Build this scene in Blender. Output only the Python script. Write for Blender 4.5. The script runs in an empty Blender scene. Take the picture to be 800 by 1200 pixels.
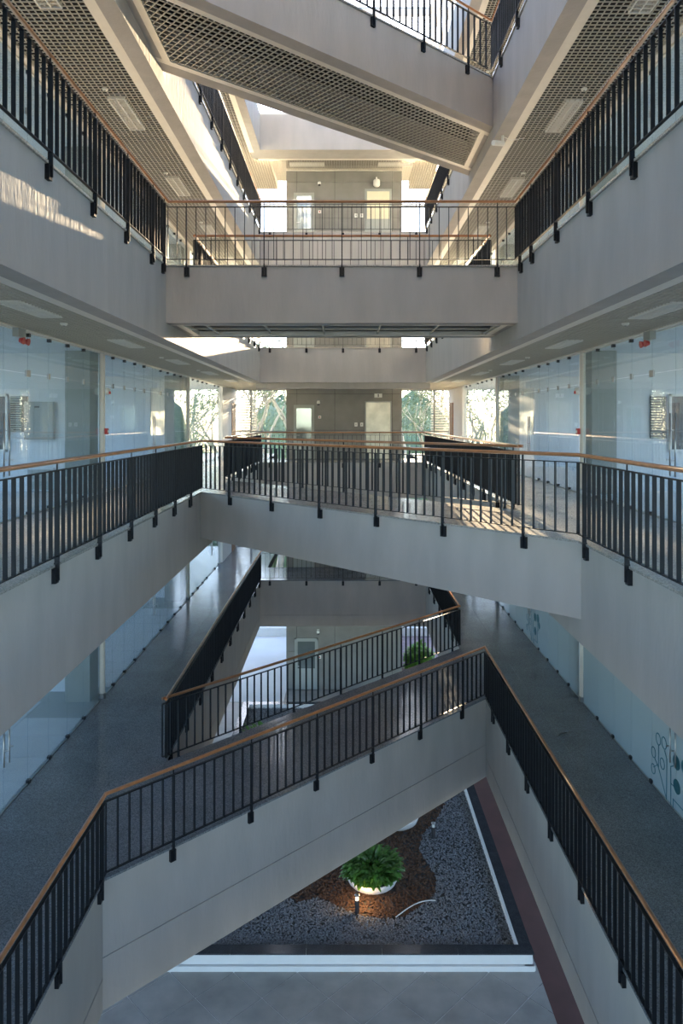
import bpy, bmesh, math, random
from mathutils import Vector, Matrix
random.seed(7)
S = bpy.context.scene
C = S.collection
PI = math.pi

# ---------------------------------------------------------------- camera
EYE = 1.6                                    # eye height over the walkway the photographer stands on
cam = bpy.data.cameras.new('camera'); co = bpy.data.objects.new('camera', cam); C.objects.link(co)
cam.sensor_fit = 'AUTO'; cam.sensor_width = 36.0
cam.lens = 847/1200*36
cam.shift_x = -3/1200; cam.shift_y = -107/1200
cam.clip_start = 0.05; cam.clip_end = 1500
co.location = (0, 0, EYE); co.rotation_euler = (PI/2, 0, 0)
S.camera = co
# ---------------------------------------------------------------- world, sun, exposure
SUN_K, SUN_E = 0.030, 0.118                   # the sun stands low beyond the far end, almost on the axis of the atrium
w = bpy.data.worlds.new('world'); S.world = w; w.use_nodes = True
nt = w.node_tree; nt.nodes.clear()
sky = nt.nodes.new('ShaderNodeTexSky'); sky.sky_type = 'NISHITA'; sky.sun_disc = False
sky.sun_elevation = math.radians(32); sky.sun_rotation = math.atan(SUN_K)
sky.air_density = 1.0; sky.dust_density = 0.6; sky.ozone_density = 3.0
bg = nt.nodes.new('ShaderNodeBackground'); bg.inputs['Strength'].default_value = 0.58
ow = nt.nodes.new('ShaderNodeOutputWorld')
nt.links.new(sky.outputs[0], bg.inputs['Color']); nt.links.new(bg.outputs[0], ow.inputs['Surface'])
sd = bpy.data.lights.new('sun', 'SUN'); sd.energy = 78; sd.color = (1.0, 0.74, 0.46); sd.angle = math.radians(0.6)
so = bpy.data.objects.new('sun', sd); C.objects.link(so)
so.rotation_euler = Vector((SUN_K, 1, SUN_E)).to_track_quat('Z', 'Y').to_euler()
S.view_settings.view_transform = 'Standard'; S.view_settings.look = 'None'
S.view_settings.gamma = 1; S.view_settings.use_curve_mapping = False
S.view_settings.exposure = 0.55

# ---------------------------------------------------------------- materials
def mat(name, col, rough=0.6, metal=0.0, var=0.0, scale=4.0, bump=0.0, bscale=40.0, col2=None, speck=0.0, spec=0.5, stretch=None, coat=0):
    m = bpy.data.materials.new(name); m.use_nodes = True
    n = m.node_tree.nodes; L = m.node_tree.links
    b = n['Principled BSDF']
    b.inputs['Roughness'].default_value = rough; b.inputs['Metallic'].default_value = metal
    b.inputs['Base Color'].default_value = (*col, 1); b.inputs['Specular IOR Level'].default_value = spec
    if coat: b.inputs['Coat Weight'].default_value = coat; b.inputs['Coat Roughness'].default_value = 0.05
    g = n.new('ShaderNodeNewGeometry'); vec = g.outputs['Position']
    if stretch:
        mp = n.new('ShaderNodeMapping'); mp.inputs['Scale'].default_value = stretch
        L.new(vec, mp.inputs['Vector']); vec = mp.outputs[0]
    if var > 0:
        t = n.new('ShaderNodeTexNoise'); t.inputs['Scale'].default_value = scale; t.inputs['Detail'].default_value = 6
        L.new(vec, t.inputs['Vector'])
        r = n.new('ShaderNodeValToRGB')
        r.color_ramp.elements[0].position = .3; r.color_ramp.elements[1].position = .7
        c2 = col2 or tuple(min(1, c*(1+var)) for c in col)
        c1 = tuple(c*(1-var) for c in col)
        r.color_ramp.elements[0].color = (*c1, 1); r.color_ramp.elements[1].color = (*c2, 1)
        L.new(t.outputs['Fac'], r.inputs['Fac']); out = r.outputs[0]
        if speck > 0:
            v = n.new('ShaderNodeTexVoronoi'); v.inputs['Scale'].default_value = 85; L.new(g.outputs['Position'], v.inputs['Vector'])
            sx = n.new('ShaderNodeSeparateColor'); L.new(v.outputs['Color'], sx.inputs[0])
            mr = n.new('ShaderNodeMapRange'); mr.inputs['To Min'].default_value = 1-speck; mr.inputs['To Max'].default_value = 1+speck
            L.new(sx.outputs[0], mr.inputs['Value'])
            mx = n.new('ShaderNodeVectorMath'); mx.operation = 'SCALE'
            L.new(out, mx.inputs[0]); L.new(mr.outputs[0], mx.inputs['Scale']); out = mx.outputs[0]
        L.new(out, b.inputs['Base Color'])
    if bump > 0:
        t = n.new('ShaderNodeTexNoise'); t.inputs['Scale'].default_value = bscale; t.inputs['Detail'].default_value = 4
        L.new(vec, t.inputs['Vector'])
        bp = n.new('ShaderNodeBump'); bp.inputs['Strength'].default_value = bump; bp.inputs['Distance'].default_value = 0.01
        L.new(t.outputs['Fac'], bp.inputs['Height']); L.new(bp.outputs[0], b.inputs['Normal'])
    return m

def glassmat(name, tint, refl=1.0, rough=0.0, haze=None, hz=0.0):
    m = bpy.data.materials.new(name); m.use_nodes = True
    n = m.node_tree.nodes; L = m.node_tree.links; n.clear()
    o = n.new('ShaderNodeOutputMaterial'); tr = n.new('ShaderNodeBsdfTransparent'); tr.inputs[0].default_value = (*tint, 1)
    gl = n.new('ShaderNodeBsdfGlossy'); gl.inputs['Roughness'].default_value = rough
    fr = n.new('ShaderNodeFresnel'); ge = n.new('ShaderNodeNewGeometry')       # same reflectance from both faces of a pane
    io = n.new('ShaderNodeMapRange'); io.inputs['To Min'].default_value = 1.5; io.inputs['To Max'].default_value = 1/1.5
    L.new(ge.outputs['Backfacing'], io.inputs['Value']); L.new(io.outputs[0], fr.inputs['IOR'])
    mu = n.new('ShaderNodeMath'); mu.operation = 'MULTIPLY'; mu.inputs[1].default_value = refl; L.new(fr.outputs[0], mu.inputs[0])
    mx = n.new('ShaderNodeMixShader'); L.new(mu.outputs[0], mx.inputs[0])
    base = tr.outputs[0]
    if haze:
        d = n.new('ShaderNodeBsdfDiffuse'); d.inputs[0].default_value = (*haze, 1)
        tl = n.new('ShaderNodeBsdfTranslucent'); tl.inputs[0].default_value = (*haze, 1)
        dd = n.new('ShaderNodeMixShader'); dd.inputs[0].default_value = .5; L.new(d.outputs[0], dd.inputs[1]); L.new(tl.outputs[0], dd.inputs[2])
        m2 = n.new('ShaderNodeMixShader'); m2.inputs[0].default_value = hz
        L.new(tr.outputs[0], m2.inputs[1]); L.new(dd.outputs[0], m2.inputs[2]); base = m2.outputs[0]
    L.new(base, mx.inputs[1]); L.new(gl.outputs[0], mx.inputs[2]); L.new(mx.outputs[0], o.inputs['Surface'])
    return m

def emit(name, col, s):
    m = bpy.data.materials.new(name); m.use_nodes = True; b = m.node_tree.nodes['Principled BSDF']
    b.inputs['Base Color'].default_value = (*col, 1); b.inputs['Emission Color'].default_value = (*col, 1); b.inputs['Emission Strength'].default_value = s
    return m

M = {
 'paint':  mat('textured_wall_paint', (.44,.42,.395), .8, var=.07, scale=2.5, bump=.55, bscale=14, stretch=(1,1,.28)),
 'trim':   mat('pale_ceiling_frame', (.78,.74,.66), .45, var=.03, scale=6),
 'blade':  mat('cell_ceiling_metal', (.56,.53,.46), .45, var=.03, scale=5),
 'black':  mat('black_plenum', (.012,.012,.013), .9, var=.1, scale=3),
 'iron':   mat('dark_painted_steel', (.008,.010,.014), .45, var=.25, scale=7, spec=.3),
 'wood':   mat('varnished_handrail_wood', (.42,.18,.07), .32, var=.25, scale=9, stretch=(1,1,6), coat=.4),
 'brown':  mat('brown_wood', (.30,.14,.06), .5, var=.2, scale=6),
 'granite': mat('blue_grey_granite', (.19,.205,.225), .14, var=.12, scale=1.3, speck=.4, bump=.02, bscale=20),
 'granite2': mat('pale_granite', (.33,.32,.30), .22, var=.1, scale=1.3, speck=.35),
 'room':   mat('room_floor_tile', (.60,.62,.63), .3, var=.05, scale=2),
 'white':  mat('white_wall_paint', (.76,.80,.84), .7, var=.02, scale=2),
 'core':   mat('board_marked_concrete', (.23,.225,.21), .75, var=.12, scale=1.6, bump=.25, bscale=16),
 'column': mat('green_grey_concrete', (.34,.36,.33), .6, var=.08, scale=2, bump=.1, bscale=14),
 'steel':  mat('brushed_steel', (.40,.40,.40), .3, metal=.9, var=.08, scale=12),
 'dirtysteel': mat('metal_door_sheet', (.50,.49,.42), .32, metal=.8, var=.18, scale=2.5),
 'grey':   mat('grey_enamel', (.36,.38,.36), .5, var=.03, scale=3),
 'dark':   mat('dark_plastic', (.03,.03,.035), .4, var=.1, scale=5),
 'red':    mat('red_plastic', (.45,.02,.02), .35, var=.1, scale=5),
 'plastic':mat('white_plastic', (.86,.85,.80), .4, var=.02, scale=5),
 'tile':   mat('grey_ground_tile', (.40,.375,.34), .5, var=.2, scale=1.6, bump=.08, bscale=30),
 'redfloor': mat('red_brown_floor', (.13,.045,.038), .5, var=.2, scale=1.5),
 'cap':    mat('black_granite_coping', (.06,.062,.068), .15, var=.15, scale=5, speck=.2),
 'render': mat('white_render', (.84,.83,.81), .7, var=.03, scale=3),
 'gravel': mat('grey_gravel', (.25,.255,.26), .8, var=.55, scale=26),
 'soil':   mat('dark_bed', (.13,.13,.13), .95, var=.3, scale=14),
 'mulch':  mat('brown_bark_mulch', (.13,.07,.04), .9, var=.5, scale=20),
 'leaf':   mat('green_leaf', (.075,.19,.03), .45, var=.45, scale=6),
 'bushleaf': mat('bright_bush_leaf', (.16,.36,.05), .5, var=.35, scale=5),
 'treeleaf': mat('dusty_tree_leaf', (.15,.22,.13), .6, var=.4, scale=.8),
 'bark':   mat('pale_gum_bark', (.50,.48,.43), .8, var=.2, scale=2),
 'lawn':   mat('garden_ground', (.12,.15,.07), .9, var=.3, scale=.6),
 'pave':   mat('pale_concrete_paving', (.84,.83,.80), .7, var=.04, scale=.8),
 'paver':  mat('mauve_brick_paving', (.26,.20,.21), .7, var=.2, scale=3),
 'teal':   mat('teal_film', (.03,.16,.21), .5, var=.05, scale=4),
 'blind':  mat('cream_slat', (.62,.62,.50), .5, var=.03, scale=4),
 'glass':  glassmat('blue_haze_glass', (.88,.93,.95), 1.0, haze=(.50,.64,.74), hz=.07),  # blue haze mixed in to lighten the view into the rooms
 'frost':  glassmat('frosted_film_glass', (.8,.9,.9), .8, 0.05, haze=(.50,.575,.60), hz=.85),
 'roofglass': glassmat('roof_glass', (.95,.97,.98), .7),
 'skyglass': glassmat('tinted_roof_glass', (.80,.82,.84), .7),
 'granite3': mat('bounce_granite', (.50,.46,.40), .22, var=.1, scale=1.3, speck=.3),  # upper floors paled and warmed to bounce light onto the soffits above
 'doorglass': mat('reflective_door_glass', (.30,.34,.33), .06, metal=.6, var=.05, scale=3),
 'lamp':   emit('lamp_glass', (1, .72, .42), 4.0),
}
def blindmat():
    m = bpy.data.materials.new('white_roller_blind'); m.use_nodes = True
    n = m.node_tree.nodes; L = m.node_tree.links; n.clear()
    o = n.new('ShaderNodeOutputMaterial'); d = n.new('ShaderNodeBsdfDiffuse'); t = n.new('ShaderNodeBsdfTranslucent'); x = n.new('ShaderNodeMixShader')
    d.inputs[0].default_value = t.inputs[0].default_value = (.85,.85,.82,1)
    L.new(d.outputs[0], x.inputs[1]); L.new(t.outputs[0], x.inputs[2]); L.new(x.outputs[0], o.inputs['Surface']); return m
M['roller'] = blindmat()

# ---------------------------------------------------------------- helpers
def link(name, mesh, parent=None, loc=None, rot=None, **props):
    o = bpy.data.objects.new(name, mesh); C.objects.link(o)
    if parent: o.parent = parent
    if loc is not None: o.location = loc
    if rot is not None: o.rotation_euler = rot
    for k, v in props.items(): o[k] = v
    return o
def empty(name, loc=(0,0,0), rz=0, **props):
    return link(name, None, None, loc, (0,0,rz), **props)
class MB:
    def __init__(s): s.v = []; s.f = []
    def add(s, vs, fs):
        b = len(s.v); s.v += [tuple(v) for v in vs]; s.f += [tuple(i+b for i in f) for f in fs]; return s
    def box(s, x0, x1, y0, y1, z0, z1):
        if x0 > x1: x0, x1 = x1, x0
        if y0 > y1: y0, y1 = y1, y0
        vs = [(x,y,z) for z in (z0,z1) for x,y in ((x0,y0),(x1,y0),(x1,y1),(x0,y1))]
        return s.add(vs, [(0,3,2,1),(4,5,6,7),(0,1,5,4),(1,2,6,5),(2,3,7,6),(3,0,4,7)])
    def prism(s, poly, z0, z1):
        a = sum(poly[i][0]*poly[(i+1)%len(poly)][1]-poly[(i+1)%len(poly)][0]*poly[i][1] for i in range(len(poly)))
        if a < 0: poly = poly[::-1]
        n = len(poly); vs = [(x,y,z0) for x,y in poly]+[(x,y,z1) for x,y in poly]
        return s.add(vs, [tuple(range(n))[::-1], tuple(range(n,2*n))]+[(i,(i+1)%n,n+(i+1)%n,n+i) for i in range(n)])
    def obox(s, c, u, hl, hw, z0, z1):         # box about c along direction u
        u = Vector(u[:2]).normalized(); p = Vector((-u.y, u.x)); c = Vector(c[:2])
        return s.prism([tuple(c+u*a*hl+p*b*hw) for a,b in ((-1,-1),(1,-1),(1,1),(-1,1))], z0, z1)
    def bar(s, a, b, wd, z0, z1):
        a = Vector(a); b = Vector(b); return s.obox((a+b)/2, b-a, (b-a).length/2, wd/2, z0, z1)
    def tube(s, pts, r, n=8, cap=True):
        pts = [Vector(p) for p in pts]; rs = r if isinstance(r, (list,tuple)) else [r]*len(pts); rings = []
        b = len(s.v)
        for i, p in enumerate(pts):
            d = (pts[min(i+1,len(pts)-1)]-pts[max(i-1,0)]).normalized()
            if 0 < i < len(pts)-1:
                d1 = (p-pts[i-1]).normalized(); d2 = (pts[i+1]-p).normalized(); d = (d1+d2).normalized(); k = 1/max(.4, d.dot(d1))
            else: k = 1
            up = Vector((0,0,1)) if abs(d.z) < .9 else Vector((1,0,0))
            e1 = d.cross(up).normalized(); e2 = e1.cross(d).normalized()
            for j in range(n):
                t = 2*PI*j/n; kk = k if abs(d.z) < .3 else 1
                s.v.append(tuple(p+e1*math.cos(t)*rs[i]*kk+e2*math.sin(t)*rs[i]))
        for i in range(len(pts)-1):
            for j in range(n):
                a0 = b+i*n+j; a1 = b+i*n+(j+1)%n; s.f.append((a0, a1, a1+n, a0+n))
        if cap:
            s.f.append(tuple(b+j for j in range(n))); s.f.append(tuple(b+(len(pts)-1)*n+j for j in range(n))[::-1])
        return s
    def lathe(s, prof, c=(0,0,0), n=24):
        b = len(s.v); cx, cy, cz = c
        for r, z in prof:
            for j in range(n):
                t = 2*PI*j/n; s.v.append((cx+r*math.cos(t), cy+r*math.sin(t), cz+z))
        for i in range(len(prof)-1):
            for j in range(n):
                s.f.append((b+i*n+j, b+i*n+(j+1)%n, b+(i+1)*n+(j+1)%n, b+(i+1)*n+j))
        return s
    def mesh(s, name, m, smooth=False):
        me = bpy.data.meshes.new(name); me.from_pydata(s.v, [], s.f); me.materials.append(M[m] if isinstance(m, str) else m)
        if smooth: me.polygons.foreach_set('use_smooth', [True]*len(me.polygons))
        me.update(); return me
    def obj(s, name, m, parent=None, smooth=False, **props):
        return link(name, s.mesh(name, m, smooth), parent, **props)
def box(name, m, dims, parent=None, **props):
    return MB().box(*dims).obj(name, m, parent, **props)
ORD = ['nearest','second','third','fourth','fifth','sixth','seventh','eighth']

# ---------------------------------------------------------------- plan, in metres
XL, XR = -3.24, 3.16                         # edges of the void
GL, GR = -5.37, 5.23                         # glass partitions
YE = 27.9                                    # far edge of the void
YC = 30.3                                    # face of the concrete core
YF = 35.4                                    # end facade
WX = 9.8                                     # outer walls of the side rooms
CL, CR = -2.40, 2.40                         # core
ZG = -9.67
Z = {1:-4.55, 2:0.0, 3:4.43, 4:8.89, 5:13.45}
SLB = {1:-6.33, 2:-1.38, 3:3.08, 4:7.54, 5:12.06}      # underside of each gallery fascia
# bridges: left front, right front, right rear, left rear (y on the void edge)
BR = {1:(9.71,16.1,19.5,12.98), 2:(16.35,9.64,12.9,19.5), 3:(13.16,13.16,15.5,15.5), 4:(9.7,15.35,18.4,12.9)}
LV = {1:'lowest', 2:'middle', 3:'upper', 4:'top'}

def clip(a, d, poly):                        # parameters where the line a + t d crosses a convex polygon
    ar = sum(poly[i][0]*poly[(i+1)%len(poly)][1]-poly[(i+1)%len(poly)][0]*poly[i][1] for i in range(len(poly)))
    if ar < 0: poly = poly[::-1]
    t0, t1 = -1e9, 1e9
    for i in range(len(poly)):
        p = Vector(poly[i]); q = Vector(poly[(i+1)%len(poly)]); e = q-p; n = Vector((-e.y, e.x))
        dn = d.dot(n); an = (a-p).dot(n)
        if abs(dn) < 1e-9:
            if an < 0: return None
        else:
            t = -an/dn
            if dn > 0: t0 = max(t0, t)
            else: t1 = min(t1, t)
    return (t0, t1) if t1-t0 > .02 else None
def grid(poly, u, sp, z0, h=.017, wd=.013, parent=None, sp2=None):
    u = Vector(u).normalized(); mb = MB()
    for d, n in ((u, Vector((-u.y,u.x))), (Vector((-u.y,u.x)), u)):
        ks = [Vector(p).dot(n) for p in poly]; k = math.ceil(min(ks)/sp)*sp
        if sp2: sp, sp2 = sp2, None
        while k < max(ks):
            a = n*k; r = clip(a, d, poly)
            if r: mb.bar(a+d*r[0], a+d*r[1], wd, z0, z0+h)
            k += sp
    return mb.obj('cell_grid', 'blade', parent, kind='stuff')

# ---------------------------------------------------------------- ground and surroundings
box('ground', 'lawn', (-150,150,37.8,260,ZG-.5,ZG-.02), kind='structure')
box('ground', 'lawn', (-150,-14,-30,37.8,ZG-.5,ZG-.02), kind='structure')
box('ground', 'lawn', (14,150,-30,37.8,ZG-.5,ZG-.02), kind='structure')
fl = box('floor', 'tile', (-14,14,-6,37.8,ZG-.5,ZG-.02), kind='structure')
# near part laid in diagonal tiles
TS = .92
tm = MB().prism([(-TS/2+.006,-TS/2+.006),(TS/2-.006,-TS/2+.006),(TS/2-.006,TS/2-.006),(-TS/2+.006,TS/2-.006)], -.02, 0).mesh('tile', 'tile')
r2 = math.sqrt(.5)
for i in range(-14, 26):
    for j in range(-14, 26):
        x = (i-j)*TS*r2*1.0 + .35; y = (i+j)*TS*r2*1.0 + 1.1
        if -5.6 < x < 4.4 and 8.0 < y < 15.2:
            link('tile', tm, fl, (x, y, ZG), (0,0,PI/4))
box('joint_filler', 'render', (-4.8,3.9,8.8,15.0,ZG-.03,ZG-.006), fl)
box('floor_finish', 'redfloor', (3.98,7.2,9.0,37.6,ZG-.02,ZG+.004), fl)
box('floor_finish', 'pave', (-14,CL-.02,29.0,37.8,ZG-.02,ZG+.006), fl)
box('floor_finish', 'paver', (CR+.02,14,31.2,37.8,ZG-.02,ZG+.008), fl)
kb = box('garden_kerb', 'render', (-14,14,37.8,38.1,ZG-.02,ZG+.42), label='long white kerb between the bright outdoor paving and the garden beyond', category='kerb')
# ground floor side walls
for s, nm in ((-1,'wall_left'), (1,'wall_right')):
    MB().box(s*9.8,s*10,-4,24,ZG,SLB[1]-1.0).obj(nm, 'white', kind='structure')
wb = empty('wall_back', (0,-4.1,0), kind='structure')          # glazed end behind the photographer
for zt_ in (ZG, -4.9, -.4, 4.0, 8.5, 13.1): MB().box(-10,10,-.08,.08,zt_-.0,zt_+.4).obj('spandrel', 'paint', wb)
MB().box(-10,10,-.07,.07,4.4,13.4).obj('masonry', 'paint', wb)
for k in range(11): MB().box(-10+2*k-.04,-10+2*k+.04,-.06,.06,ZG,4.4).obj('mullion', 'grey', wb)

# added walls closing the ground floor's far end; the right one blocks low sun
MB().box(4.9,9.8,30.6,30.9,ZG,SLB[1]).obj('wall_end', 'white', kind='structure')
MB().box(-9.8,-6.2,30.6,30.9,ZG,SLB[1]).obj('wall_end', 'white', kind='structure')
# ---------------------------------------------------------------- the concrete core
core = box('wall_end', 'black', (CL+.05,CR-.05,YC+.04,YF,ZG,13.6), kind='structure')
xc = [CL, -1.98, -.39, 2.02, CR]
for lv, zb, zt in ((0,ZG,-6.3),(1,-4.55,-1.4),(2,0,3.08),(3,4.43,7.54),(4,8.89,12.3)):
    zz = [zb, zb+1.2, zb+2.72, zt] if lv else [zb, zb+1.6, zb+3.0, zt]
    for a, b in zip(xc, xc[1:]):
        for p, q in zip(zz, zz[1:]):
            box('concrete_panel', 'core', (a+.006,b-.006,YC+random.uniform(-.004,.004),YC+.06,p+.006,q-.006), core)
for x0, x1 in ((CL-.02,CL+.05),(CR-.05,CR+.02)):
    box('side_face', 'core', (x0,x1,YC,YF,ZG,13.6), core)
dn = 0
def door(x, z, wd, ht, m, lab_h=True):
    global dn; dn += 1
    d = empty('door_%d' % dn, (x,YC-.01,z), kind='structure')
    f = MB(); f.box(-wd/2-.06,-wd/2,-.03,.05,0,ht+.06).box(wd/2,wd/2+.06,-.03,.05,0,ht+.06).box(-wd/2-.06,wd/2+.06,-.03,.05,ht,ht+.06)
    f.obj('door_frame', 'grey', d)
    l = box('door_leaf', m, (-wd/2,wd/2,-.012,.03,.01,ht), d)
    MB().box(-wd/2+.06,-wd/2+.2,-.06,-.035,.98,1.01).box(-wd/2+.06,-wd/2+.09,-.06,-.01,.98,1.01).obj('handle', 'steel', l)
    return d
def signpanel(z): pass
for lv, zb in ((1,-4.55),(2,0),(3,4.43),(4,8.89)):
    door(1.43, zb, 1.0, 2.36, 'dirtysteel' if lv != 4 else 'grey')
    d = door(-1.68, zb, .74, 2.2, 'grey')
    box('glass_pane', 'doorglass', (-.31,.31,-.03,-.014,.75,2.12), d)
d = door(-1.58, ZG, .86, 2.1, 'grey'); box('glass_pane', 'doorglass', (-.36,.36,-.03,-.014,.9,2.02), d)
# cream patch painted as light on the upper half of the top-level door
box('lit_door_patch', mat('cream_light_patch', (.72,.68,.50), .5, var=.03, scale=3), (.96,1.90,YC-.05,YC-.035,10.05,11.2), core)
def camera_dome(x, z, y=YC, wall=True, lab=''):
    t = empty('security_camera', (x,y,z), label=lab, category='camera')
    box('bracket', 'plastic', (-.05,.05,-.02,0,.02,.16), t)
    MB().lathe([(.0,.10),(.055,.10),(.07,.07),(.07,0),(.06,-.01),(0,-.01)], (0,-.10,.03), 16).obj('housing', 'plastic', t, smooth=True)
    MB().lathe([(.058,0),(.05,-.035),(.03,-.055),(0,-.06)], (0,-.10,.022), 16).obj('lens_dome', 'dark', t, smooth=True)
camera_dome(-1.07, 2.28, lab='small white dome camera on concrete wall left of metal door, middle floor')
camera_dome(-1.03, 11.45, lab='small white dome camera high on concrete wall of the top floor')
camera_dome(-1.08, -7.3, lab='white dome camera beside the door on the ground floor concrete wall')
for z, w_ in ((1.44,'middle'),(10.2,'top')):
    t = empty('switch_plate', (.50,YC-.008,z), label='pair of white switch plates on concrete wall by the %s floor door' % w_, category='switch')
    for k in (0, .24):
        p = MB().box(k-.06,k+.06,-.012,0,-.08,.08).obj('plate', 'plastic', t)
        box('rocker', 'grey', (k-.02,k+.02,-.018,-.012,-.035,.035), p)
for z, w_ in ((1.75,'middle'),(10.35,'top'),(-8.3,'ground')):
    t = empty('fire_call_point', (-1.02,YC-.008,z), label='small red and white alarm button on the %s floor concrete wall' % w_, category='alarm')
    box('back_plate', 'plastic', (-.06,.06,-.03,0,-.06,.06), t); box('button', 'red', (-.025,.025,-.04,-.03,-.025,.025), t)
t = empty('siren', (1.43,YC-.008,2.62), label='white box siren above the metal door on the middle floor', category='siren')
box('housing', 'plastic', (-.16,.16,-.09,0,-.05,.11), t); box('grille', 'dark', (-.02,.02,-.095,-.09,-.03,.09), t)
t = empty('siren', (1.36,YC-.008,11.5), label='white rounded siren above the door with the cream light patch, top floor', category='siren')
MB().lathe([(0,.16),(.12,.15),(.14,.1),(.14,-.08),(.09,-.14),(0,-.14)], (0,-.14,0), 16).obj('housing', 'plastic', t, smooth=True); box('bracket', 'plastic', (-.03,.03,-.05,0,.12,.3), t)

# ---------------------------------------------------------------- gallery slabs, fascias, cell ceilings
def slab(lv):
    zt = Z[lv]; zb = SLB[lv]; fz = {1:'granite',2:'granite2'}.get(lv,'granite3')
    fl = empty('floor', kind='structure')
    far = YF+.2
    mb = MB(); mb.box(-10,XL-.02,-4,far,zt-.42,zt-.03); mb.box(XR+.02,10,-4,far,zt-.42,zt-.03); mb.box(XL-.02,XR+.02,-4,.38,zt-.42,zt-.03); mb.box(XL-.02,XR+.02,YE+.02,YC,zt-.42,zt-.03)
    mb.obj('slab', 'black', fl)
    if lv < 5:
        # granite finish along the galleries, in slabs on the two lower levels
        if lv <= 2:
            for s, a, b in ((-1,GL,XL+.03),(1,XR-.03,GR)):
                for k in range(41):
                    y = .4+k*.87
                    if y > YF-.3: break
                    for c, d in ((a,(a+b)/2),((a+b)/2,b)):
                        box('paving_slab', fz, (c+.0015,d-.0015,y+.0015,min(y+.87,YF)-.0015,zt-.03,zt), fl)
            k = XL+.03
            for i in range(7):
                x0 = XL+.03+i*(XR-XL-.06)/7
                for y0, y1 in ((YE-.03,YE+1.15),(YE+1.15,YC)):
                    box('paving_slab', fz, (x0+.0015,x0+(XR-XL-.06)/7-.0015,y0+.0015,y1-.0015,zt-.03,zt), fl)
        else:
            MB().box(GL,XL+.03,.4,YF,zt-.03,zt).box(XR-.03,GR,.4,YF,zt-.03,zt).box(XL+.03,XR-.03,YE-.03,YC,zt-.03,zt).obj('paving', fz, fl)
        MB().box(-10,GL-.01,.4,YF,zt-.03,zt).box(GR+.01,10,.4,YF,zt-.03,zt).box(-10,10,-4,.4,zt-.03,zt).obj('room_floor', 'room', fl)
    # fascia beams round the void
    def ring(z0, z1, w_, m, name, ins=0):
        mb = MB(); mb.box(XL-w_,XL-ins,.4-ins,YE+w_,z0,z1); mb.box(XR+ins,XR+w_,.4-ins,YE+w_,z0,z1); mb.box(XL-ins,XR+ins,YE+ins,YE+w_,z0,z1); mb.box(XL-ins,XR+ins,.4-w_,.4-ins,z0,z1)
        return mb.obj(name, m, fl)
    if lv == 1:
        ring(zt-1.335, zt-.03, .28, 'paint', 'fascia'); ring(zt-1.36, zt-1.33, .27, 'paint', 'groove', .014); ring(zb, zt-1.36, .28, 'paint', 'fascia')
    else:
        ring(zb, zt-.03, .28, 'paint', 'fascia')
    if lv == 3:
        MB().box(XL-.2,XR+.2,YE+.32,YE+.62,2.85,zb+.2).obj('fascia', 'paint', fl)
    if lv == 5:
        MB().box(XL-.4,XR+.4,YE+.28,YE+.95,zb,zb+.2).obj('fascia', 'paint', fl)
    if lv == 1: return fl
    # frames and cell grids of the ceilings underneath
    ye = YE+(.98 if lv == 5 else .28); fr = MB(); w0 = .17
    fr.box(XL-.28-w0,XL-.28,.4,YE+.3,zb+.002,zb+.09); fr.box(XR+.28,XR+.28+w0,.4,YE+.3,zb+.002,zb+.09)
    fr.box(GL+.06,GL+.16,.4,YF-.1,zb+.002,zb+.09); fr.box(GR-.16,GR-.06,.4,YF-.1,zb+.002,zb+.09)
    fr.box(XL-.2,XR+.2,ye,ye+.14,zb+.002,zb+.09); fr.box(CL-.02,CR+.02,YC-.12,YC-.005,zb+.002,zb+.09)
    fr.obj('ceiling_frame', 'trim', fl)
    for poly in ([(GL+.16,.4),(XL-.28-w0,.4),(XL-.28-w0,YE+.3),(GL+.16,YE+.3)], [(XR+.28+w0,.4),(GR-.16,.4),(GR-.16,YE+.3),(XR+.28+w0,YE+.3)],
                 [(XL-.3,YC-.12),(CL-.02,YC-.12),(CL-.02,YF-.1),(XL-.3,YF-.1)], [(CR+.02,YC-.12),(XR+.3,YC-.12),(XR+.3,YF-.1),(CR+.02,YF-.1)],
                 [(XL-.3,ye+.14),(XR+.3,ye+.14),(XR+.3,YC-.12),(XL-.3,YC-.12)],
                 [(GL+.16,YE+.3),(XL-.3,YE+.3),(XL-.3,YF-.1),(GL+.16,YF-.1)], [(XR+.3,YE+.3),(GR-.16,YE+.3),(GR-.16,YF-.1),(XR+.3,YF-.1)]):
        grid(poly, (0,1), .1, zb+.02, parent=fl)
    # plain ceilings of the rooms
    MB().box(-WX,GL-.06,.4,YF,zb+.05,zb+.10).box(GR+.06,WX,.4,YF,zb+.05,zb+.10).obj('room_ceiling', 'white', fl)
    return fl
for lv in (1,2,3,4,5): slab(lv)

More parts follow.
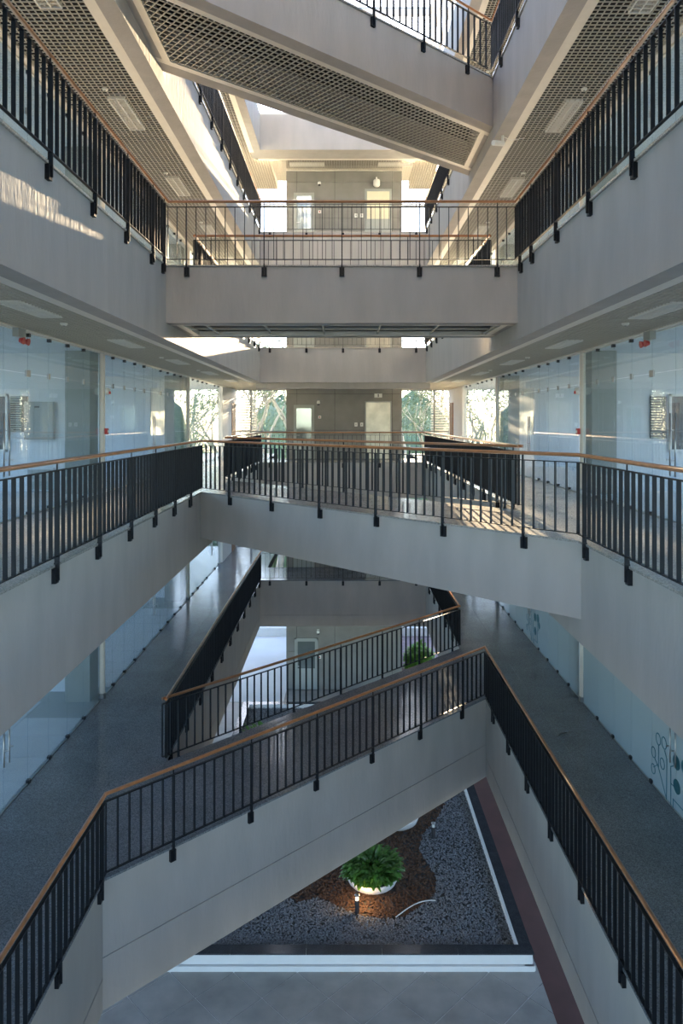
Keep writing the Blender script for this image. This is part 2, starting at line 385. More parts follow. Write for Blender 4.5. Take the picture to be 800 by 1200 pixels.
# ---------------------------------------------------------------- bridges
BLAB = {1:'lowest diagonal bridge with speckled granite deck and deep two-band grey sides',
        2:'middle diagonal bridge crossing from far left to near right at eye level',
        3:'upper straight bridge crossing squarely between the galleries with wooden handrails',
        4:'topmost diagonal bridge seen from below with dark square-cell soffit'}
for lv in (1,2,3,4):
    a, b, c, d = BR[lv]; zt = Z[lv]; A, B, Cc, D = Vector((XL,a)), Vector((XR,b)), Vector((XR,c)), Vector((XL,d))
    t = empty('footbridge', (0,(a+b+c+d)/4,zt), label=BLAB[lv], category='bridge')
    off = -t.location
    def P(mb, name, m, parent=t, **k):
        mb.v = [(x+off.x,y+off.y,z+off.z) for x,y,z in mb.v]; return mb.obj(name, m, parent, **k)
    u = (B-A).normalized(); n = Vector((-u.y,u.x))           # n points to the rear
    zb = zt-1.05
    def strip(P0, P1, s, w0, w1):                            # band beside an edge, cut square to the galleries
        k = 1/abs(u.x)
        q = [P0+Vector((0,s*w0*k)), P1+Vector((0,s*w0*k)), P1+Vector((0,s*w1*k)), P0+Vector((0,s*w1*k))]
        return [tuple(v) for v in q]
    deckmat = 'granite' if lv == 1 else 'granite2'
    q = strip(A, B, 1, -.03, 0)[:2]; r = strip(D, Cc, -1, -.03, 0)[:2]
    nseg = 7; fe = .0305/(XR-XL)                              # deck starts where the gallery paving ends
    for k in range(nseg):
        f0, f1 = max(fe, k/nseg), min(1-fe, (k+1)/nseg)
        q0 = Vector(q[0]).lerp(Vector(q[1]), f0); q1 = Vector(q[0]).lerp(Vector(q[1]), f1); r0 = Vector(r[0]).lerp(Vector(r[1]), f0); r1 = Vector(r[0]).lerp(Vector(r[1]), f1)
        P(MB().prism([(q0.x+.0005,q0.y),(q1.x-.0005,q1.y),(r1.x-.0005,r1.y),(r0.x+.0005,r0.y)], zt-.03, zt), 'paving_slab', deckmat)
    P(MB().prism([tuple(A+Vector((0,.02))),tuple(B+Vector((0,.02))),tuple(Cc-Vector((0,.02))),tuple(D-Vector((0,.02)))], zt-.35, zt-.03), 'deck', 'black')
    for s, P0, P1, nm in ((1,A,B,'front_beam'), (-1,D,Cc,'rear_beam')):
        P(MB().prism(strip(P0,P1,s,0,.26), zb, zt-.03), nm, 'paint')
        if lv == 1:
            P(MB().prism(strip(P0,P1,s,.014,.26), zb-.025, zb), 'groove', 'paint')
            P(MB().prism(strip(P0,P1,s,0,.26), zt-1.78, zb-.025), nm, 'paint')
    if lv == 1:
        P(MB().prism(strip(A,D+Vector((XR-XL,B.y-A.y)),1,0,0) and [tuple(A+Vector((0,.3))),tuple(B+Vector((0,.3))),tuple(Cc-Vector((0,.3))),tuple(D-Vector((0,.3)))], zt-1.78, zt-1.70), 'soffit', 'paint')
    else:
        for s, P0, P1 in ((1,A,B), (-1,D,Cc)): P(MB().prism(strip(P0,P1,s,.26,.38), zb+.002, zb+.09), 'soffit_frame', 'trim')
        k = 1/abs(u.x); w0 = .38*k
        in_ = [A+Vector((0,w0)), B+Vector((0,w0)), Cc-Vector((0,w0)), D-Vector((0,w0))]
        def at(P0, P1, x): return P0.lerp(P1, (x-P0.x)/(P1.x-P0.x))
        xl, xr = XL+.22, XR-.22
        ends = []
        for xa, xb in ((XL,XL+.10),(XR-.10,XR)): P(MB().prism([tuple(at(in_[0],in_[1],xa)),tuple(at(in_[0],in_[1],xb)),tuple(at(in_[3],in_[2],xb)),tuple(at(in_[3],in_[2],xa))], zb, zt-.35), 'end_beam', 'paint')
        for xa, xb in ((XL+.10,xl),(xr,XR-.10)): P(MB().prism([tuple(at(in_[0],in_[1],xa)),tuple(at(in_[0],in_[1],xb)),tuple(at(in_[3],in_[2],xb)),tuple(at(in_[3],in_[2],xa))], zb+.002, zb+.09), 'soffit_frame', 'trim')
        poly = [tuple(at(in_[0],in_[1],xl)),tuple(at(in_[0],in_[1],xr)),tuple(at(in_[3],in_[2],xr)),tuple(at(in_[3],in_[2],xl))]
        g = grid(poly, u if lv != 3 else (0,1), .115 if lv != 3 else .17, zb+.02, h=.018 if lv != 3 else .03, wd=.015 if lv != 3 else .03, parent=t, sp2=None if lv != 3 else 1.1); g.location = off

# ---------------------------------------------------------------- railings
BAL_Z0, BAL_Z1 = .10, 1.04
_bal = MB().box(-.005,.005,-.022,.022,BAL_Z0,BAL_Z1).mesh('baluster', 'iron')
_post = MB().box(-.008,.008,-.028,.028,-.18,BAL_Z1).box(-.007,.007,-.007,.007,BAL_Z1,1.13).mesh('post', 'iron')
_brk = MB().box(-.045,.045,-.048,.0,-.21,-.045).box(-.012,.012,-.035,.02,-.045,.02).mesh('bracket', 'iron')
def railing(lv, pts, inside, label, posts):
    """pts: plan polyline along the slab edge; inside: a point in the void; posts: per segment list of distances from its start"""
    t = empty('railing', (pts[0][0],pts[0][1],Z[lv]), label=label, category='railing', group='wood-topped steel railings')
    o = Vector((pts[0][0],pts[0][1])); P = [Vector(p)-o for p in pts]; I = Vector(inside)-o
    segs = []
    for a, b in zip(P, P[1:]):
        u = (b-a).normalized(); n = Vector((-u.y,u.x))
        if (I-a).dot(n) < 0: n = -n
        segs.append((a, b, u, n))
    OFF = .045
    def offp(d):
        out = [segs[0][0]+segs[0][3]*d]
        for s0, s1 in zip(segs, segs[1:]):
            n = (s0[3]+s1[3]); out.append(s0[1]+n*(d/(1+s0[3].dot(s1[3]))))
        out.append(segs[-1][1]+segs[-1][3]*d); return out
    L = offp(OFF); lo, hi = offp(OFF-.02), offp(OFF+.02)
    for nm, z0, z1 in (('bottom_rail',.09,.10),('top_rail',BAL_Z1,BAL_Z1+.012)):
        mb = MB()
        for i in range(len(L)-1): mb.prism([tuple(lo[i]),tuple(lo[i+1]),tuple(hi[i+1]),tuple(hi[i])], z0, z1)
        mb.obj(nm, 'iron', t)
    MB().tube([(p.x,p.y,1.145) for p in L], .026, 12).obj('handrail', 'wood', t, smooth=True)
    for i, (a, b, u, n) in enumerate(segs):
        p0, p1 = L[i], L[i+1]; ln = (p1-p0).length; rz = math.atan2(u.y,u.x)
        ps = posts[i] or [(ln/2)+1.41*k for k in range(-int(ln/2/1.41), int(ln/2/1.41)+1)]
        ps = [q for q in ps if .05 < q < ln-.04]
        for q in ps:
            c = p0+u*q
            link('post', _post, t, (c.x,c.y,0), (0,0,rz))
            side = 1 if Vector((-u.y,u.x)).dot(n) > 0 else -1
            cb = a+n*.048 if False else c
            link('bracket', _brk, t, (c.x+n.x*.003,c.y+n.y*.003,0), (0,0,rz if side > 0 else rz+PI))
        # bars evenly between posts
        kn = sorted([0]+ps+[ln])
        for j, (q0, q1) in enumerate(zip(kn, kn[1:])):
            m = max(1, round((q1-q0)/.176))
            for k in range(0 if j == 0 else 1, m):
                c = p0+u*(q0+(q1-q0)*k/m); link('baluster', _bal, t, (c.x,c.y,0), (0,0,rz))
        if i == len(segs)-1: link('baluster', _bal, t, (p1.x,p1.y,0), (0,0,rz))
def rep(start, step, n): return [start+step*k for k in range(n)]
RL = {1:'railing round the near opening, along the front of the lowest diagonal bridge',
      2:'railing round the near opening at eye level, bent at both ends of the middle bridge',
      3:'railing round the near opening above, along the front of the upper straight bridge',
      4:'railing at the very top, along the front of the topmost diagonal bridge'}
FL = {1:'railing of far opening behind the lowest diagonal bridge',
      2:'railing of far opening behind the eye-level bridge',
      3:'railing of far opening behind the upper straight bridge',
      4:'railing of far opening behind the topmost bridge'}
for lv in (1,2,3,4):
    a, b, c, d = BR[lv]
    df = math.hypot(XR-XL, b-a); dr = math.hypot(XR-XL, c-d)
    six = [df*(.505+.156*k) for k in (-2.5,-1.5,-.5,.5,1.5,2.5)] if lv != 3 else None
    frst = {1:(.17,.8), 2:(1.25,.25), 3:(.3,.3), 4:(.3,.8)}[lv]
    lp = [a-.5-(frst[0]+1.41*k) for k in range(12) if a-.5-(frst[0]+1.41*k) > .1]
    rp = [frst[1]+1.41*k for k in range(12)]
    if lv == 3: lp = [a-.5-.3]+[a-.5-1.06-1.41*k for k in range(9)]; rp = [.3,1.06]+[1.06+1.41*k for k in range(1,9)]
    railing(lv, [(XL,.5),(XL,a),(XR,b),(XR,.5)], (0,3), RL[lv], [lp, six, rp])
    railing(lv, [(XL,d),(XL,YE),(XR,YE),(XR,c)], (0,24), FL[lv]+', side and end runs', [None,None,None])
    railing(lv, [(XL,d),(XR,c)], (0,24), FL[lv]+', run on the bridge', [None])

# ---------------------------------------------------------------- glass partitions with columns
_clamp = MB().box(-.016,.016,-.045,.045,-.05,.05).mesh('glass_clamp', 'steel')
_bclamp = MB().box(-.016,.016,-.075,.075,-.055,.055).mesh('glass_clamp', 'steel')
_tclamp = MB().box(-.03,.03,-.035,.035,-.06,.0).mesh('floor_clamp', 'dark')
def doorhandle(parent, x, y, z):
    MB().tube([(x,y,z+.72),(x,y,z+1.72)], .014, 8).tube([(x,y,z+1.45),(x+(.06 if x>0 else -.06),y,z+1.45)], .012, 6).tube([(x,y,z+.98),(x+(.06 if x>0 else -.06),y,z+.98)], .012, 6).obj('handle', 'steel', parent, smooth=True)
for lv in (1,2,3,4):
    z0 = Z[lv]; z1 = SLB[lv+1]+.05; zm = z0+2.40
    for s, gx, nm in ((-1,GL,'wall_left'),(1,GR,'wall_right')):
        for bay in range(4):
            c = 2.55+8.85*bay; y0 = c-4.15; y1 = c+4.5
            y0 = max(y0, .45)
            if bay == 3: y1 = 31.4
            wl = empty(nm, (gx,c,z0), kind='structure')
            js = sorted(set([round(c+.87*k, 3) for k in range(-4,6)] ))
            js = [y0]+[j for j in js if y0+.15 < j < y1-.15]+[y1]
            frosted = lv == 1 and s == 1
            for ya, yb in zip(js, js[1:]):
                isdoor = abs(ya-c) < .01 or abs(yb-c) < .01
                p = MB().box(-.006,.006,ya-c+.004,yb-c-.004,.012,zm-z0-.005).obj('door_leaf' if isdoor else 'glass_pane', 'frost' if frosted else 'glass', wl)
                if isdoor and lv <= 2 and bay > 0:
                    hy = (ya-c+.09) if abs(ya-c) < .01 else (yb-c-.09)
                    doorhandle(p, -s*.05, hy, 0)
                MB().box(-.006,.006,ya-c+.004,yb-c-.004,zm-z0+.005,z1-z0).obj('glass_pane', 'glass', wl)
            for j in js[1:-1]:
                if abs(j-c) < .01: continue
                link('glass_clamp', _bclamp if abs(abs(j-c)-.87) < .01 else _clamp, wl, (-s*.004,j-c,2.40))
                if lv <= 2 and abs(abs(j-c)-.87) > .01 or lv <= 2: link('floor_clamp', _tclamp, wl, (-s*.012,j-c,.06))
                if lv >= 2: link('floor_clamp', _tclamp, wl, (-s*.012,j-c,z1-z0-.05))
            box('head_track', 'trim', (-.03,.03,y0-c,y1-c,z1-z0-.05,z1-z0), wl)
            box('floor_track', 'grey', (-.02,.02,y0-c,y1-c,-.01,.012), wl)
        for k in range(4):
            yc_ = 7.25+8.8*k - (.2 if s > 0 else 0)
            p = empty('wall_post', (gx,yc_,z0), kind='structure')
            MB().tube([(0,0,0),(0,0,z1-z0)], .065, 14).obj('shaft', 'trim', p, smooth=True)
            MB().lathe([(.085,0),(.085,.10),(.066,.11)], n=14).obj('base_collar', 'steel', p)
        for k in (0,1,2):
            yc_ = 7.3+8.75*k
            MB().box(gx+s*.18,gx+s*.72,yc_-.27,yc_+.27,z0,z1+.1).obj('wall_column', 'column', kind='structure')
    # outer walls: sill, head and mullions leave daylight openings
    for s, nm in ((-1,'wall_left'),(1,'wall_right')):
        o = empty(nm, (s*WX,0,z0), kind='structure'); h = z1-z0
        MB().box(0,s*.2,-4,YF,-.03,.3).box(0,s*.2,-4,YF,3.02,h+.1).obj('masonry', 'white', o)
        for y in [-4+2.2*k for k in range(18)]: MB().box(0,s*.2,y,y+.12,.3,3.02).obj('pier', 'white', o)
        # cross walls between the rooms
        gx = GL if s < 0 else GR
        for y in (7.5, 16.4, 25.1):
            if y < 20:
                MB().box(gx-s*WX+s*.75,0,y,y+.12,-.03,h).obj('cross_wall', 'white', o)
            else:
                xa, xb = gx-s*WX+s*.05, gx-s*WX+s*1.35
                f = MB().box(xb,0,y,y+.12,0,h).box(xa,xb,y,y+.12,0,1.1).box(xa,xb,y,y+.12,2.75,h).obj('cross_wall', 'white', o)
                box('roller_blind', 'roller', (xa,xb,y+.05,y+.06,1.1,2.75), f)

# side walls beyond the glass at the far end, with brown doors
for lv in (1,2,3,4):
    z0 = Z[lv]; z1 = SLB[lv+1]+.08
    for s, gx, nm in ((-1,GL,'wall_left'),(1,GR,'wall_right')):
        box(nm, 'render', (gx-.1,gx+.1,31.4,YF,z0,z1), kind='structure')
        dn += 1
        d = empty('door_%d' % dn, (gx-s*.10,34.4,z0), kind='structure')
        box('door_leaf', 'brown', (-.035,.03,-.48,.48,.0,2.45), d)
        box('handle', 'steel', (-s*.05-.02,-s*.05+.02,-.40,-.3,1.0,1.03), d)
# ---------------------------------------------------------------- end facades with louvre screens
wn = 0
for lv in (0,1,2,3,4):
    z0 = Z[lv] if lv else ZG; z1 = SLB[lv+1]
    for s, x0, x1 in ((-1,GL+.1,CL),(1,CR,GR-.1)):
        if lv == 0: continue
        wn += 1
        win = empty('window_%d' % wn, ((x0+x1)/2,YF,z0), kind='structure'); cx = (x0+x1)/2; a, b = x0-cx, x1-cx; h = z1-z0+.06
        xm = a+.72 if s < 0 else b-.72
        f = MB().box(xm-.035,xm+.035,-.06,.04,0,h).box(a,b,-.04,.04,1.05,1.10).box(a,b,-.05,.05,h-.07,h)
        f.obj('window_frame', 'grey', win)
        for p, q in ((a,xm-.035),(xm+.035,b)):
            box('glass_pane', 'roofglass', (p,q,-.006,.006,1.10,h-.07), win); box('glass_pane', 'roofglass', (p,q,-.006,.006,.0,1.05), win)
        # slatted sun screen outside, next to the outer wall
        p, q = (a-.05,xm+.18) if s < 0 else (xm-.12,b+.05)
        k = 0; z = .1
        sl = MB().box(p,q,-.02,.0,0,.07).mesh('louvre_slat', 'trim')
        while z < h-.1:
            o = link('louvre_slat', sl, win, (0,.42,z), (.5,0,0)); z += .125

# ---------------------------------------------------------------- ceiling lights, detectors, alarms
def luminaire(x, y, z, alongx, label, group):
    t = empty('ceiling_light', (x,y,z), PI/2 if alongx else 0, label=label, category='ceiling light', group=group)
    MB().box(-.16,-.145,-.71,.71,-.012,.06).box(.145,.16,-.71,.71,-.012,.06).box(-.145,.145,-.71,-.695,-.012,.06).box(-.145,.145,.695,.71,-.012,.06).obj('frame', 'plastic', t)
    box('reflector', 'plastic', (-.145,.145,-.695,.695,.055,.06), t)
    l = MB().box(-.008,.008,-.695,.695,-.008,.045)
    for k in range(1,14): l.box(-.145,.145,-.695+k*.0993-.006,-.695+k*.0993+.006,-.006,.04)
    l.obj('louvre', 'plastic', t)
    for sx in (-.072,.072): MB().tube([(sx,-.66,.048),(sx,.66,.048)], .006, 6).obj('tube_lamp', 'plastic', t)
for lv, wd in ((2,'lowest'),(3,'middle'),(4,'upper'),(5,'top')):
    z = SLB[lv]+.012
    for s, x, sd_ in ((-1,-4.22,'left'),(1,4.30,'right')):
        for k in range(5):
            y = 9.72+4.35*k+(.12 if s > 0 else 0)
            luminaire(x, y, z, False, '%s louvred light in the %s gallery ceiling over the %s floor' % (ORD[k], sd_, wd), 'recessed gallery lights')
    if lv != 3:
        for x in (-1.52, 2.1): luminaire(x, 29.6, z-.0, True, 'louvred light in the end ceiling over the %s floor, on the %s' % (wd, 'left' if x<0 else 'right'), 'recessed end gallery lights')
    for s, x, sd_ in ((-1,-4.3,'left'),(1,4.28,'right')):
        for k, y in enumerate((11.5 if lv == 3 else 13.0, 17.4, 21.7)):
            t = empty('smoke_detector', (x+.02,y+ (.4 if lv != 3 else 0)-.45,z), label='%s white smoke detector in the %s ceiling over the %s floor' % (ORD[k], sd_, wd), category='smoke detector', group='gallery smoke detectors')
            MB().lathe([(.055,.0),(.055,-.02),(.04,-.035),(.0,-.04)], n=16).obj('housing', 'plastic', t, smooth=True); MB().lathe([(.02,-.039),(.015,-.05),(0,-.052)], n=10).obj('sensor', 'grey', t)
def alarmset(gx, s, y, z, sd_):
    t = empty('strobe_alarm', (gx-s*.10,y,z+2.25), label='cream round alarm sounder on the white post of the %s glass wall' % sd_, category='alarm')
    MB().tube([(0,0,0),(-s*.06,0,0)], [.085,.07], 16).obj('sounder', 'plastic', t, smooth=False); box('strobe', 'red', (-s*.06,-s*.085,-.03,.03,-.06,0), t)
    t = empty('fire_call_point', (gx-s*.07,y,z+1.36), label='red fire call box on the white post of the %s glass wall' % sd_, category='alarm')
    box('housing', 'red', (0,-s*.06,-.055,.055,-.06,.07), t); box('cover', 'plastic', (-s*.06,-s*.066,-.03,.03,-.03,.03), t)
alarmset(GL, -1, 16.05, 0, 'left'); alarmset(GR, 1, 15.85, 0, 'right')
for gx, s, y, sd_ in ((GL,-1,11.6,'left'),(GR,1,12.0,'right')):
    t = empty('emergency_light', (gx-s*.16,y,2.94), label='red and grey twin-head emergency light high on the %s glass wall' % sd_, category='emergency light')
    box('battery_box', 'grey', (-.05,.05,-.13,.13,.0,.14), t)
    for k in (-.1,.08): MB().tube([(-s*.05,k,-.06),(-s*.12,k,-.07)], [.035,.06], 12).obj('lamp_head', 'red', t)
t = empty('security_camera', (3.30,15.05,7.54), label='white bullet camera under the upper right fascia beside the top bridge end', category='camera')
MB().tube([(0,0,0),(0,0,-.12)], .03, 10).obj('bracket', 'plastic', t); MB().tube([(.02,.05,-.15),(-.22,-.12,-.2)], .055, 14).obj('housing', 'plastic', t); MB().tube([(0,0,-.02),(.2,.1,-.06),(.5,.2,.02)], .008, 6).obj('cable', 'plastic', t)

# ---------------------------------------------------------------- things seen inside the rooms of the middle floor
t = empty('electrical_panel', (-6.88,16.39,1.17), label='grey electrical cabinet with double doors on the white wall behind the left glass', category='cabinet')
box('body', 'grey', (-.33,.33,-.10,0,0,.86), t)
for a, b in ((-.32,-.105),(-.095,.32)): box('cabinet_door', 'grey', (a,b,-.115,-.10,.01,.85), t)
box('label_plate', 'dark', (-.09,.02,-.118,-.115,.72,.76), t); box('latch', 'dark', (-.30,-.27,-.125,-.115,.4,.46), t)
t = empty('meter_cupboard', (-6.85,16.39,.02), label='low pale cupboard standing under the electrical cabinet behind the left glass', category='cupboard')
box('body', 'white', (-.30,.30,-.12,0,0,.52), t); box('cupboard_door', 'grey', (-.26,.26,-.135,-.12,.03,.48), t)
for x, wd, z0_, ht, sd_ in ((-7.42,.26,1.35,.8,'left'),(7.05,.24,1.2,.95,'right')):
    t = empty('venetian_blind', (x,16.36,z0_), label='cream slatted blind on the wall behind the %s glass' % sd_, category='blind')
    box('backing_glass', 'dark', (-wd/2,wd/2+.13,.0,.03,0,ht), t); box('head_rail', 'plastic', (-wd/2,wd/2,-.05,0,ht,ht+.04), t)
    sl = MB().box(-wd/2,wd/2,-.018,.018,-.002,.002).mesh('slat', 'blind')
    for k in range(16): link('slat', sl, t, (0,-.03,.02+k*ht/16), (.7,0,0))
for sx, sd_ in ((-8.0,'left'),(7.75,'right')):
    t = empty('room_window', (sx,16.37,.9), label='white-framed window with dark panes on the wall behind the %s glass doors' % sd_, category='window')
    MB().box(-.4,-.35,-.05,0,0,1.3).box(.35,.4,-.05,0,0,1.3).box(-.03,.03,-.05,0,0,1.3).box(-.4,.4,-.05,0,1.25,1.3).box(-.4,.4,-.05,0,0,.05).obj('window_frame', 'plastic', t)
    for a in (-.35,.03): box('glass_pane', 'dark', (a,a+.32,-.02,0,.05,1.25), t)

# room floor tiling seen through the lower left glass
rt = MB().box(-.592,.592,-.427,.427,.002,.014).mesh('tile', 'room')
rf = empty('floor', (0,0,Z[1]), kind='structure')
box('joint_filler', 'grey', (-9.6,GL-.04,3.7,26.5,.001,.005), rf)
for i in range(4):
    for j in range(27):
        y = 4.05+.87*j
        if abs(y-7.56) < .5 or abs(y-16.46) < .45: continue
        x = GL-.63-1.2*i
        if i == 0 and (abs(y-7.3) < .75 or abs(y-16.05) < .75 or abs(y-24.8) < .75): continue
        if x < -9.3: continue
        link('tile', rt, rf, (x,y,0))

# ---------------------------------------------------------------- teal branching motif on the lower right frosted glass
def motif(yc, flip, lab):
    t = empty('wall_decal', (GR-.012,yc,Z[1]), label=lab, category='decal')
    def ring(y, z, r, rr=.025):
        mb = MB(); n = 24; vs = []; fs = []
        for j in range(n):
            a = 2*PI*j/n
            for R in (r, r-rr): 
                for x in (0,-.004): vs.append((x, (y+math.cos(a)*R*.9)*.7, (z+math.sin(a)*R*1.35)*.5))
        for j in range(n):
            k = (j+1)%n; a = 4*j; b = 4*k
            fs += [(a+1,a+3,b+3,b+1),(a,b,b+2,a+2),(a,a+1,b+1,b),(a+2,b+2,b+3,a+3)]
        mb.add(vs, fs).obj('leaf_ring', 'teal', t)
    def disc(y, z, r):
        MB().add([(x, (y+math.cos(2*PI*j/20)*r)*.7, (z+math.sin(2*PI*j/20)*r*1.2)*.55) for x in (0,-.004) for j in range(20)],
                 [tuple(range(20)), tuple(range(20,40))[::-1]]+[(j,(j+1)%20,20+(j+1)%20,20+j) for j in range(20)]).obj('leaf_disc', 'teal', t)
    def line(pts, wd=.03):
        mb = MB()
        for (y0,z0),(y1,z1) in zip(pts, pts[1:]):
            d = Vector((y1-y0,z1-z0)).normalized()*wd/2; n = Vector((-d.y,d.x)); a=(y0-d.x,z0-d.y); b=(y1+d.x,z1+d.y)
            q = [(a[0]+n.x,a[1]+n.y),(b[0]+n.x,b[1]+n.y),(b[0]-n.x,b[1]-n.y),(a[0]-n.x,a[1]-n.y)]
            mb.add([(x,yy*.7,zz*.5) for x in (0,-.004) for yy,zz in q], [(0,1,2,3),(7,6,5,4),(0,4,5,1),(1,5,6,2),(2,6,7,3),(3,7,4,0)])
        mb.obj('stem', 'teal', t)
    # the branch on the far side carries rings, the near side carries solid leaves
    line([(.0,.05),(.42,.78),(.42,1.5)]); line([(.0,.05),(-.02,1.35),(.1,1.55)]); line([(.42,.78),(.62,.95)]); line([(.42,.9),(.7,.62)],.022)
    ring(.44,1.72,.15); ring(.13,1.78,.15); ring(.70,1.12,.14); ring(.22,1.05,.14); ring(.72,.55,.13)
    line([(-.22,.0),(-.22,1.25),(-.34,1.35)]); disc(-.5,1.42,.17); line([(-.22,.72),(-.4,.72)]); disc(-.52,.74,.17)
    line([(-.34,-.0),(-.34,.30),(-.85,.30),(-.85,1.4)]); disc(-.9,1.5,.17); line([(-.85,.9),(-1.0,1.1)]); disc(-1.08,1.2,.13)
motif(11.70, 1, 'teal branching leaf pattern on the frosted glass of the lower right wall, near one')
motif(20.1, 1, 'teal branching leaf pattern on the frosted glass of the lower right wall, far one')
t = empty('fallen_leaf', (4.28,12.05+2.1,Z[1]+.004), .6, label='small dark curled leaf lying on the lower right granite walkway', category='leaf')
lm = MB()
for i in range(7):
    u = i/6; wv = .035*math.sin(PI*min(1,u*.95+.05)); lm.v += [(-.12+.24*u,-wv,.012*math.sin(u*3)+.012),(-.12+.24*u,0,.012*math.sin(u*3)),(-.12+.24*u,wv,.012*math.sin(u*3)+.014)]
for i in range(6):
    for j in (0,1): a = i*3+j; lm.f.append((a,a+1,a+4,a+3))
lm.obj('blade', 'dark', t); MB().tube([(-.12,0,.003),(-.17,.01,.006)], .003, 5).obj('stalk', 'dark', t)

# ---------------------------------------------------------------- roof lantern
zl0, zl1 = Z[5]-.03, 17.4
rf = empty('ceiling', kind='structure')
MB().box(-10,XL-.28,-4,YF+.2,zl0,zl0+.06).box(XR+.28,10,-4,YF+.2,zl0,zl0+.06).box(XL-.28,XR+.28,YE+.28,YF+.2,zl0,zl0+.06).box(XL-.28,XR+.28,-4,.12,zl0,zl0+.06).obj('roof_deck', 'render', rf)
xl_, xr_, ya_, yb_ = XL-.2, XR+.2, .2, YE+.2
fr = MB()
y = ya_
while y <= yb_+.01:
    fr.box(xl_-.05,xl_+.05,y-.03,y+.03,zl0,zl1); fr.box(xr_-.05,xr_+.05,y-.03,y+.03,zl0,zl1); y += (yb_-ya_)/20
for z in (zl0+.08,zl0+1.3,zl0+2.6,zl1):
    fr.box(xl_-.05,xl_+.05,ya_,yb_,z-.04,z+.04); fr.box(xr_-.05,xr_+.05,ya_,yb_,z-.04,z+.04); fr.box(xl_,xr_,ya_-.05,ya_+.05,z-.04,z+.04)
for z in (zl0+.08,zl0+.85,zl0+1.55,zl0+2.25,zl0+2.95,zl1): fr.box(xl_,xr_,yb_-.05,yb_+.05,z-.07,z+.07)
for x in (-1.8,.0,1.8): fr.box(x-.03,x+.03,yb_-.05,yb_+.05,zl0,zl1)
fr.obj('lantern_frame', 'trim', rf)
for k in range(11):
    y = ya_+(yb_-ya_)*k/10; box('roof_beam', 'render', (xl_,xr_,y-.06,y+.06,zl1-.05,zl1+.25), rf)
for k in range(10):
    y = ya_+(yb_-ya_)*k/10; h = (yb_-ya_)/10
    box('roof_pane', 'skyglass', (xl_,xr_,y+.06,y+h-.06,zl1+.2,zl1+.212), rf)
for x in (xl_,xr_): box('glass_pane', 'skyglass', (x-.006,x+.006,ya_,yb_,zl0+.1,zl1-.04), rf)
box('glass_pane', 'roofglass', (xl_,xr_,yb_-.006,yb_+.006,zl0+.1,zl1-.04), rf)

# ---------------------------------------------------------------- planter bed
PX0, PX1, PY0, PY1 = -3.9, 3.9, 14.8, 28.1
CW = .27; H = .35
t = empty('garden_planter', (0,PY0,ZG), label='large low white planter bed with dark granite coping on the ground floor', category='planter')
def TB(nm, m, d): 
    x0,x1,y0,y1,z0,z1 = d; return box(nm, m, (x0,x1,y0-PY0,y1-PY0,z0,z1), t)
for x0,x1,y0,y1 in ((PX0,PX1,PY0,PY0+.2),(PX0,PX1,PY1-.2,PY1),(PX0,PX0+.2,PY0+.2,PY1-.2),(PX1-.2,PX1,PY0+.2,PY1-.2)):
    TB('planter_wall', 'render', (x0+.03 if x0==PX0 else x0,x1-.03 if x1==PX1 else x1,y0+(.03 if y0==PY0 else 0),y1,.115,H-.03))
TB('plinth', 'render', (PX0,PX1,PY0-.02,PY0+.2,0,.105)); TB('plinth', 'render', (PX1-.2,PX1+.02,PY0,PY1,0,.105)); TB('plinth', 'render', (PX0-.02,PX0+.2,PY0,PY1,0,.105)); TB('plinth', 'render', (PX0,PX1,PY1-.2,PY1+.02,0,.105))
for k in range(5):
    w_ = (PX1-PX0)/5
    for y0 in (PY0+.01, PY1-CW): TB('coping_stone', 'cap', (PX0+w_*k+.002,PX0+w_*(k+1)-.002,y0,y0+CW-.01,H-.03,H))
nk = 8
for k in range(nk):
    l_ = (PY1-PY0-2*CW)/nk
    for x0 in (PX0+.01, PX1-CW): TB('coping_stone', 'cap', (x0,x0+CW-.01,PY0+CW+l_*k+.002,PY0+CW+l_*(k+1)-.002,H-.03,H))
TB('inner_lip', 'render', (PX1-CW-.05,PX1-CW,PY0+CW,PY1-CW,H-.2,H+.004)); TB('inner_lip', 'render', (PX0+CW,PX1-CW,PY1-CW-.06,PY1-CW,H-.22,H+.002))
TB('bed', 'soil', (PX0+.2,PX1-.2,PY0+.2,PY1-.2,.05,.20))
GZ = ZG+.22
mulch_poly = [(-2.6,18.0),(-1.7,17.2),(-1.1,16.55),(-.6,16.75),(.0,16.35),(.35,16.15),(.9,16.0),(1.35,16.1),(1.75,16.45),(2.15,16.9),(2.22,17.5),(2.05,18.1),(1.92,18.6),(2.1,19.3),(2.55,20.0),(2.9,20.8),(2.6,21.6),(1.6,22.0),(.4,22.6),(-.8,23.4),(-1.4,24.3),(-2.4,25.2),(-3.1,25.9),(-3.4,25.0),(-3.2,23.0),(-2.9,21.0),(-2.9,19.5)]
def inside(x, y, poly):
    c = False; n = len(poly)
    for i in range(n):
        x0,y0 = poly[i]; x1,y1 = poly[(i+1)%n]
        if (y0 > y) != (y1 > y) and x < (x1-x0)*(y-y0)/(y1-y0)+x0: c = not c
    return c
